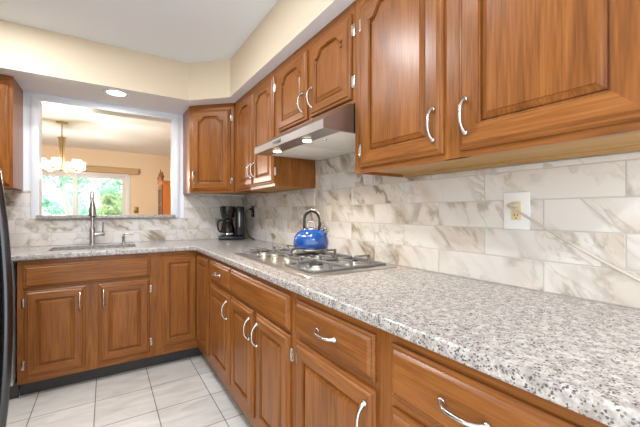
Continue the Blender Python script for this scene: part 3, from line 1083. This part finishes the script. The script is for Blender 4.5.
MB().lathe([(0, 0.179), (0.053, 0.179), (0.054, 0.190), (0.045, 0.202), (0, 0.205)], (-0.036, 0, 0), 28).build('carafe_lid', 'black', ca)
MB().lathe([(0.0690, 0.052), (0.0695, 0.052), (0.0695, 0.064), (0.0690, 0.064)], (-0.036, 0, 0), 32).build('carafe_band', 'chrome', ca)
hd = MB()
hd.tube([(-0.084, 0, 0.186), (-0.112, 0, 0.188), (-0.128, 0, 0.172), (-0.131, 0, 0.135), (-0.124, 0, 0.095), (-0.104, 0, 0.072)], [0.009, 0.010, 0.010, 0.009, 0.009, 0.008], 10)
hd.build('carafe_handle', 'black', ca, smooth=60)
coffee = t

# ------------------------------------------------------------------ outlets
def outlet_face(mb_parent, y, z, mat, w=0.034, h=0.029):
    f = MB()
    f.box(-0.004, 0, y - w / 2, y + w / 2, z - h / 2, z + h / 2, bev=0.002)
    f.build('receptacle', mat, mb_parent)
t = thing('outlet', 'small black outlet in the backsplash beside the coffee maker', 'outlet', (W, 3.115, 1.188), 0, 'backsplash outlets')
MB().box(-0.006, -0.0003, -0.036, 0.036, -0.058, 0.058, bev=0.003).build('cover_plate', 'black', t)
for z in (0.022, -0.022):
    r_ = MB().box(-0.008, -0.0062, -0.017, 0.017, z - 0.014, z + 0.014, bev=0.002).build('receptacle', 'black_soft', t)
    sl = MB()
    for y in (-0.007, 0.007):
        sl.box(-0.0088, -0.0081, y - 0.0012, y + 0.0012, z - 0.006, z + 0.006)
    sl.build('slot', 'plate', r_)
def smooth_path(pts, n=6):
    pts = [Vector(p) for p in pts]
    out = []
    for i in range(len(pts) - 1):
        p0, p1, p2, p3 = pts[max(i - 1, 0)], pts[i], pts[i + 1], pts[min(i + 2, len(pts) - 1)]
        for k in range(n):
            u = k / n
            out.append(0.5 * ((2 * p1) + (p2 - p0) * u + (2 * p0 - 5 * p1 + 4 * p2 - p3) * u * u + (3 * p1 - p0 - 3 * p2 + p3) * u ** 3))
    out.append(pts[-1])
    return out
cinv = (Matrix.Translation((1.035, 3.185, 0.9145)) @ Matrix.Rotation(-0.2, 4, 'Z')).inverted() @ Matrix.Translation((W, 3.115, 1.21))
cp = [(-0.030, 0, 0), (-0.052, 0.003, -0.003), (-0.066, 0.008, -0.020), (-0.072, 0.018, -0.06), (-0.070, 0.02, -0.13), (-0.066, 0.0, -0.20), (-0.055, -0.04, -0.262), (-0.03, -0.085, -0.289), (-0.012, -0.06, -0.2905), (-0.014, 0.02, -0.288), (-0.036, 0.04, -0.27)]
co_ = MB().tube([cinv @ p for p in smooth_path(cp)], 0.0035, 8).build('power_cord', 'black_soft', coffee, smooth=60)
pl_ = MB().box(-0.034, -0.0090, -0.014, 0.014, -0.012, 0.012, bev=0.004, mat=cinv)
pl_.build('plug', 'black_soft', co_)


t = thing('outlet', 'white wall plate with an almond outlet in the backsplash under the large cabinet', 'outlet', (W, 0.603, 1.186), 0, 'backsplash outlets')
MB().box(-0.007, -0.0003, -0.0445, 0.0445, -0.0665, 0.0665, bev=0.003).build('cover_plate', 'plate', t)
r_ = MB().box(-0.0095, -0.0072, -0.0165, 0.0165, -0.0335, 0.0335, bev=0.0015).build('receptacle', 'almond', t)
sl = MB()
sl.box(-0.0103, -0.0096, 0.0045, 0.0065, -0.019, -0.011).box(-0.0103, -0.0096, -0.0065, -0.0045, -0.019, -0.011)
sl.lathe([(0, 0), (0.0026, 0), (0.0026, 0.0006), (0, 0.0006)], (-0.0102, 0, -0.026), 10, axis='x')
sl.build('slot', 'slot', r_)
MB().box(-0.0106, -0.0096, -0.009, 0.009, -0.004, 0.0, bev=0.0004).box(-0.0106, -0.0096, -0.009, 0.009, 0.002, 0.006, bev=0.0004).build('button', 'almond', r_)
t = thing('power_cord', 'putty-coloured cord stretched from the white wall plate down to the right', 'cord', (W, 0.603, 1.186))
MB().box(-0.026, -0.0108, -0.010, 0.022, 0.011, 0.027, bev=0.005).build('plug', 'cord', t)
cp = [(-0.024, 0.022, 0.020), (-0.028, 0.016, 0.016), (-0.032, 0.0, 0.007)]
for k in range(9):
    u = k / 8
    cp.append((-0.034 - 0.012 * u, -0.03 - 0.42 * u, -0.009 - 0.235 * u - 0.012 * math.sin(u * PI)))
cp += [(-0.06, -0.48, -0.264), (-0.09, -0.50, -0.268)]
MB().tube(smooth_path(cp, 4), 0.0042, 8).build('cable', 'cord', t, smooth=60)

# ------------------------------------------------------------------ sink, faucet, soap pump
mb = MB()
loops = []
for d, z in ((-0.020, 0.878), (-0.004, 0.878), (0.0, 0.872), (0.004, 0.73), (0.03, 0.705), (0.06, 0.70)):
    loops.append([(x, y, z) for x, y in rounded(hx0 + d, hx1 - d, hy0 + d, hy1 - d, 0.05, 6)])
mb.loft(loops, cap0=False)
t = thing('sink', 'stainless sink set under the granite counter below the pass-through', 'sink', ((hx0 + hx1) / 2, (hy0 + hy1) / 2, 0.70))
o = mb.build('basin', 'steel_sink', t, (-(hx0 + hx1) / 2, -(hy0 + hy1) / 2, -0.70), smooth=50)
MB().lathe([(0, 0.001), (0.045, 0.001), (0.043, 0.006), (0.02, 0.004), (0, 0.004)], (0, 0, 0), 24).build('drain', 'chrome', t)

t = thing('faucet', 'brushed nickel pull-down faucet with side lever behind the sink', 'faucet', (-0.092, 3.285, 0.914))
MB().lathe([(0, 0), (0.030, 0), (0.030, 0.006), (0.023, 0.010), (0.0215, 0.10), (0.023, 0.115), (0.019, 0.135), (0.013, 0.145), (0, 0.146)], (0, 0, 0), 24).build('base', 'nickel', t)
npz = [(0, 0, 0.14), (0, 0, 0.30), (0, -0.003, 0.37)]
for k in range(9):
    a = PI * k / 8
    npz.append((0.0, -0.058 + 0.055 * math.cos(a), 0.375 + 0.055 * math.sin(a)))
npz.append((0.002, -0.116, 0.345))
MB().tube(npz, 0.0125, 14).build('neck', 'nickel', t, smooth=60)
MB().lathe([(0, 0), (0.016, 0), (0.0235, 0.002), (0.026, 0.012), (0.0245, 0.055), (0.017, 0.098), (0.0145, 0.120), (0, 0.121)], (0.004, -0.118, 0.232), 20).build('spray_head', 'nickel', t)
MB().lathe([(0, 0), (0.021, 0), (0.0225, 0.004), (0, 0.005)], (0.004, -0.118, 0.2275), 20).build('nozzle', 'black_soft', t)
lv = MB().lathe([(0, 0.015), (0.015, 0.015), (0.015, 0.080), (0.012, 0.085), (0, 0.085)], (0, 0, 0.085), 16, axis='x')
lv.build('valve', 'nickel', t)
MB().tube([(0.072, 0, 0.092), (0.073, -0.002, 0.13), (0.075, -0.004, 0.185)], [0.008, 0.006, 0.0055], 10).build('lever', 'nickel', t)

t = thing('soap_dispenser', 'small nickel soap pump on the counter right of the faucet', 'soap dispenser', (0.128, 3.285, 0.914))
MB().lathe([(0, 0), (0.020, 0), (0.020, 0.005), (0.012, 0.010), (0.0105, 0.045), (0.0135, 0.050), (0.0135, 0.062), (0, 0.063)], (0, 0, 0), 20).build('base', 'nickel', t)
MB().tube([(0, 0, 0.062), (0, 0, 0.074), (0.006, -0.002, 0.080), (0.035, -0.008, 0.082), (0.066, -0.014, 0.076)], [0.007, 0.007, 0.0065, 0.0055, 0.0045], 10).build('nozzle', 'nickel', t)

# ------------------------------------------------------------------ fridge and dishwasher at the left
t = thing('refrigerator', 'black refrigerator with bowed handles at the left edge', 'refrigerator', (-0.53, 1.95, 0))
MB().box(-0.70, -0.07, -0.45, 0.45, 0.02, 1.76, bev=0.01).build('body', 'fridge', t)
MB().box(-0.66, -0.09, -0.43, 0.43, 0, 0.0195).build('base_grille', 'black_soft', t)
for y0, y1 in ((-0.45, -0.003), (0.003, 0.45)):
    d_ = MB().box(-0.068, 0.0, y0, y1, 0.06, 1.76, bev=0.012, seg=3).build('door', 'fridge', t)
    yh = -0.05 if y0 < 0 else 0.10
    k_ = 1.0 if y0 > 0 else 0.55
    pts = [(-0.004, yh, 0.09), (0.03 * k_, yh, 0.09)]
    for k in range(21):
        z = 0.11 + 1.50 * k / 20
        pts.append(((0.148 - 0.097 * (z - 0.70) ** 2) * k_, yh, z))
    pts += [(0.035 * k_, yh, 1.64), (-0.004, yh, 1.645)]
    MB().tube(pts, 0.024, 14).build('handle', 'fridge_handle', d_, smooth=60)
t = thing('dishwasher', 'white dishwasher showing as a sliver beside the sink cabinet', 'dishwasher', (-0.475, FY - 0.02, 0))
MB().box(-0.60, -0.012, 0.03, 0.60, 0.10, 0.872).build('body', 'appliance_white', t, smooth=0)
MB().box(-0.60, -0.012, 0.0, 0.029, 0.12, 0.868, bev=0.004).build('door', 'appliance_white', t)
MB().box(-0.60, 0.008, 0.075, 0.09, 0, 0.0995).build('toe_kick', 'toe', t, smooth=0)

# ------------------------------------------------------------------ recessed ceiling lights, some added as unseen fill
def can(loc, label, watts, name='recessed_light'):
    t = thing(name, label, 'recessed light', loc, 0, 'recessed ceiling lights')
    MB().lathe([(0.062, -0.0005), (0.090, -0.0005), (0.090, -0.004), (0.084, -0.007), (0.066, -0.004), (0.062, -0.0005)], (0, 0, 0), 40).build('trim_ring', 'trim_white', t)
    MB().lathe([(0, -0.0008), (0.064, -0.0008), (0.063, -0.003), (0, -0.0035)], (0, 0, 0), 32).build('lens', 'lens', t)
    ld = bpy.data.lights.new('glow', 'AREA')
    ld.shape = 'DISK'
    ld.size = 0.12
    ld.energy = watts
    ld.color = (0.93, 0.965, 1.0)
    l = bpy.data.objects.new('glow', ld)
    l.location = (0, 0, -0.009)
    l.parent = t
    COL.objects.link(l)
can((0.069, 3.028, ZS), 'lit round light in the soffit above the sink', SOFFIT_W)
can((-0.52, 2.40, ZC), 'ceiling light out of frame above the fridge', CAN_W * 1.0)
can((0.10, 1.05, ZC), 'added fill light out of frame on the ceiling above the camera', CAN_W * 0.35)  # lamp added out of view as general kitchen fill
can((0.30, -1.0, ZC), 'added fill light out of frame on the ceiling behind the camera', CAN_W * 2.6)  # added unseen lamp, brightens the fronts of the sink run
can((-0.15, 1.72, ZC), 'added fill light just out of frame on the ceiling in the middle of the kitchen', CAN_W * 2.4)  # extra lamp put above the view to lift the far end

# ------------------------------------------------------------------ dining room beyond
DX0, DX1, DY0 = -3.2, 1.34, WY + 0.12
block('floor_dining', DX0 - 0.1, DX1 + 0.1, DY0, YD + 0.14, -0.1, 0, 'floor_wood')
block('ceiling_dining', DX0 - 0.1, DX1 + 0.1, DY0, YD + 0.14, ZC, ZC + 0.1, 'paint_white')
block('wall_dining_left', DX0 - 0.1, DX0, DY0, YD + 0.14, 0, ZC, 'paint_peach')
block('wall_dining_right', DX1, DX1 + 0.1, DY0, YD + 0.14, 0, ZC, 'paint_peach')
block('wall_dining_near', DX0, XL - 0.1, DY0 - 0.12, DY0, 0, ZC, 'paint_peach')
GX0, GX1, GZ1 = -1.36, 0.36, 1.93          # sliding door opening
wf = MB()
wf.box(DX0, GX0, YD, YD + 0.14, 0, ZC).box(GX1, DX1, YD, YD + 0.14, 0, ZC).box(GX0, GX1, YD, YD + 0.14, GZ1, ZC)
struct(wf.build('wall_dining_far', 'paint_peach', smooth=0))
door = struct(bpy.data.objects.new('door_1', None))
door.location = (0, YD, 0)
COL.objects.link(door)
fr = MB()
for a in ((GX0 - 0.06, GX0 + 0.01, 0, GZ1 + 0.07), (GX1 - 0.01, GX1 + 0.065, 0, GZ1 + 0.07), (GX0 + 0.01, GX1 - 0.01, GZ1 - 0.01, GZ1 + 0.07)):
    fr.box(a[0], a[1], -0.018, 0.0, a[2], a[3], bev=0.004)
fr.build('casing', 'trim_white', door)
for (a, b, yy) in ((GX0, -0.462, 0.03), (-0.53, GX1, 0.075)):
    s_ = MB()
    s_.box(a, a + 0.07, yy, yy + 0.035, 0.0, GZ1).box(b - 0.075, b, yy, yy + 0.035, 0.0, GZ1)
    s_.box(a + 0.07, b - 0.075, yy, yy + 0.035, 0.0, 0.11).box(a + 0.07, b - 0.075, yy, yy + 0.035, GZ1 - 0.07, GZ1)
    f_ = s_.build('sash', 'trim_white', door, smooth=0)
    MB().box(a + 0.0705, b - 0.0755, yy + 0.014, yy + 0.02, 0.1105, GZ1 - 0.0705).build('pane', 'pane', f_, smooth=0)
tag(MB().box(-1.48, 0.575, YD - 0.11, YD - 0.0185, 1.965, 2.080, bev=0.012, seg=3).build('valance', 'valance'),
    'long tan valance on the wall above the sliding glass door', 'valance')
t = thing('switch_plate', 'small brass switch plate on the peach wall right of the glass door', 'switch plate', (0.535, YD, 1.225))
MB().box(-0.045, 0.045, -0.006, -0.0004, -0.062, 0.062, bev=0.002).build('plate', 'brass', t)
MB().box(-0.006, 0.006, -0.014, -0.0065, -0.012, 0.012, bev=0.002).build('toggle', 'almond', t)

# chandelier
t = thing('chandelier', 'chandelier with six lit opal glass shades hanging in the dining room', 'chandelier', (-0.506, 5.75, 0))
MB().lathe([(0, ZC - 0.0005), (0.070, ZC - 0.0005), (0.068, ZC - 0.010), (0.030, ZC - 0.018), (0, ZC - 0.018)], (0, 0, 0), 24).build('canopy', 'fixture', t)
MB().tube([(0, 0, ZC - 0.018), (0, 0, 2.20)], 0.007, 8).build('stem', 'fixture', t)
MB().lathe([(0, 2.215), (0.052, 2.212), (0.056, 2.204), (0, 2.200)], (0, 0, 0), 20).build('top_disc', 'fixture', t)
MB().lathe([(0, 1.775), (0.05, 1.778), (0.058, 1.79), (0.03, 1.80), (0, 1.80)], (0, 0, 0), 20).build('hub', 'fixture', t)
for k in range(6):
    a = 2 * PI * k / 6 + 0.35
    ca_, sa_ = math.cos(a), math.sin(a)
    pr = [(0.034, 2.205), (0.030, 2.10), (0.026, 2.00), (0.034, 1.90), (0.060, 1.81), (0.105, 1.762), (0.160, 1.752), (0.205, 1.765), (0.228, 1.785)]
    arm = MB().tube(smooth_path([(r * ca_, r * sa_, z) for r, z in pr], 3), 0.0075, 8).build('arm', 'fixture', t, smooth=60)
    MB().lathe([(0, 1.784), (0.030, 1.786), (0.034, 1.793), (0, 1.795)], (0.228 * ca_, 0.228 * sa_, 0), 16).build('cup', 'fixture', arm)
    MB().lathe([(0, 1.796), (0.044, 1.796), (0.050, 1.803), (0.053, 1.895), (0.050, 1.895), (0.046, 1.806), (0, 1.801)], (0.228 * ca_, 0.228 * sa_, 0), 20).build('lamp_shade', 'shade', arm)
    if k % 2 == 0:
        ld = bpy.data.lights.new('bulb', 'POINT')
        ld.energy = CHANDELIER_W
        ld.color = (1.0, 0.91, 0.80)
        ld.shadow_soft_size = 0.03
        l = bpy.data.objects.new('bulb', ld)
        l.location = (0.228 * ca_, 0.228 * sa_, 1.74)
        l.parent = t
        COL.objects.link(l)

# curio cabinet against the dining room's right side
t = thing('curio_cabinet', 'orange wooden curio cabinet with a carved pediment against the dining room wall', 'cabinet', (1.06, 6.45, 0))
mb = MB()
mb.box(-0.25, 0.27, -0.245, 0.245, 0.0, 0.10).box(-0.235, 0.27, -0.235, -0.215, 0.10, 1.66).box(-0.235, 0.27, 0.215, 0.235, 0.10, 1.66).box(0.25, 0.27, -0.215, 0.215, 0.10, 1.66)
mb.box(-0.235, 0.25, -0.215, 0.215, 0.10, 0.14).box(-0.235, 0.25, -0.215, 0.215, 1.62, 1.66)
mb.build('body', 'wood_orange', t, smooth=0)
cr = MB()
loops = []
for d, z in ((0.0, 1.66), (0.006, 1.665), (0.012, 1.685), (0.026, 1.705), (0.030, 1.715), (0.030, 1.722)):
    loops.append([(-0.237 - d, -0.237 - d, z), (0.27, -0.237 - d, z), (0.27, 0.237 + d, z), (-0.237 - d, 0.237 + d, z)])
cr.loft(loops).build('crown', 'wood_orange', t, smooth=0)
f_ = MB()
f_.box(-0.255, -0.236, -0.232, -0.180, 0.14, 1.655).box(-0.255, -0.236, 0.180, 0.232, 0.14, 1.655)
f_.box(-0.255, -0.236, -0.180, 0.180, 1.58, 1.655).box(-0.255, -0.236, -0.180, 0.180, 0.14, 0.22)
for k in range(3):
    f_.box(-0.252, -0.238, -0.180, 0.180, 0.57 + 0.36 * k, 0.585 + 0.36 * k)
f_.box(-0.252, -0.238, -0.008, 0.008, 0.22, 1.58)
d_ = f_.build('door', 'wood_dark', t, smooth=0)
MB().box(-0.247, -0.243, -0.1795, 0.1795, 0.2205, 1.5795).build('pane', 'pane', d_, smooth=0)
pd = [(-0.245, 1.7225)]
for k in range(13):
    u = k / 12
    pd.append((-0.245 + 0.19 * u, 1.745 + 0.125 * (u ** 1.6)))
pd += [(-0.045, 1.845), (-0.03, 1.80), (0.03, 1.80), (0.045, 1.845)]
for k in range(13):
    u = 1 - k / 12
    pd.append((0.245 - 0.19 * u, 1.745 + 0.125 * (u ** 1.6)))
pd += [(0.245, 1.7225)]
MB().prism(list(reversed(pd)), 'x', -0.262, -0.225).build('pediment', 'wood_dark', t, smooth=0)
for y in (-0.225, 0.0, 0.225):
    z0 = 1.80 if y == 0 else 1.745
    MB().lathe([(0, 0), (0.022, 0), (0.014, 0.015), (0.030, 0.045), (0.022, 0.075), (0.010, 0.09), (0.012, 0.105), (0.003, 0.135), (0, 0.136)], (-0.243, y, z0), 14).build('finial', 'wood_dark', t)

# dining ceiling fixture light comes from the chandelier; daylight from the glass door

# ------------------------------------------------------------------ garden beyond the glass door
block('ground', -12, 12, YD + 0.14, 30, -0.3, -0.12, 'grass')
def tree(name, label, x, y, h, rad, mat, trunk_r, n, z0=0.4):
    t = thing(name, label, 'tree', (x, y, -0.12), 0, 'garden trees')
    pts = [(0.12 * math.sin(k * 1.1), 0.1 * math.cos(k * 0.9) - 0.1, h * 0.9 * k / 6) for k in range(7)]
    MB().tube(pts, [trunk_r * (1 - 0.11 * k) for k in range(7)], 8).build('trunk', 'bark', t, smooth=60)
    bm = bmesh.new()
    cl = [(random.gauss(0, rad * 0.45), random.gauss(0, rad * 0.4), random.uniform(z0, h), random.uniform(0.35, 0.7) * rad * 0.6) for _ in range(26)]
    for _ in range(n):
        c = random.choice(cl)
        v = Vector((random.gauss(0, 1), random.gauss(0, 1), random.gauss(0, 1))).normalized() * c[3] * random.uniform(0.5, 1.0)
        p = Vector(c[:3]) + v
        a = Vector((random.gauss(0, 1), random.gauss(0, 1), random.gauss(0, 1))).normalized()
        b = a.cross(Vector((random.gauss(0, 1), random.gauss(0, 1), random.gauss(0, 1)))).normalized()
        L = random.uniform(0.05, 0.10)
        vsq = [bm.verts.new(p + a * L), bm.verts.new(p + b * L * 0.5), bm.verts.new(p - a * L), bm.verts.new(p - b * L * 0.5)]
        bm.faces.new(vsq)
    me = bpy.data.meshes.new('foliage')
    bm.to_mesh(me)
    bm.free()
    me.materials.append(M[mat])
    o = bpy.data.objects.new('foliage', me)
    o.parent = t
    COL.objects.link(o)
tree('tree', 'pale-trunked tree left of the glass door mullion in the garden', -0.95, 11.6, 4.2, 1.0, 'leaf_b', 0.10, 1500, 2.2)
tree('shrub', 'olive green shrub seen low through the left door pane', -1.75, 9.6, 1.8, 0.5, 'leaf_c', 0.03, 1500, 0.3)
tree('shrub', 'olive green shrub seen through the right door pane', 0.28, 9.6, 1.75, 0.5, 'leaf_c', 0.03, 1500, 0.3)
tree('tree', 'leafy tree behind the right door pane', 0.9, 15.0, 4.8, 1.2, 'leaf_a', 0.08, 4200, 0.4)
tree('tree', 'leafy tree far behind the left door pane', -3.3, 15.0, 4.8, 1.2, 'leaf_a', 0.08, 4200, 0.4)
tree('tree', 'cool green tree behind the mullion at the back of the garden', -1.1, 18.5, 5.2, 1.3, 'leaf_b', 0.08, 4200, 0.4)
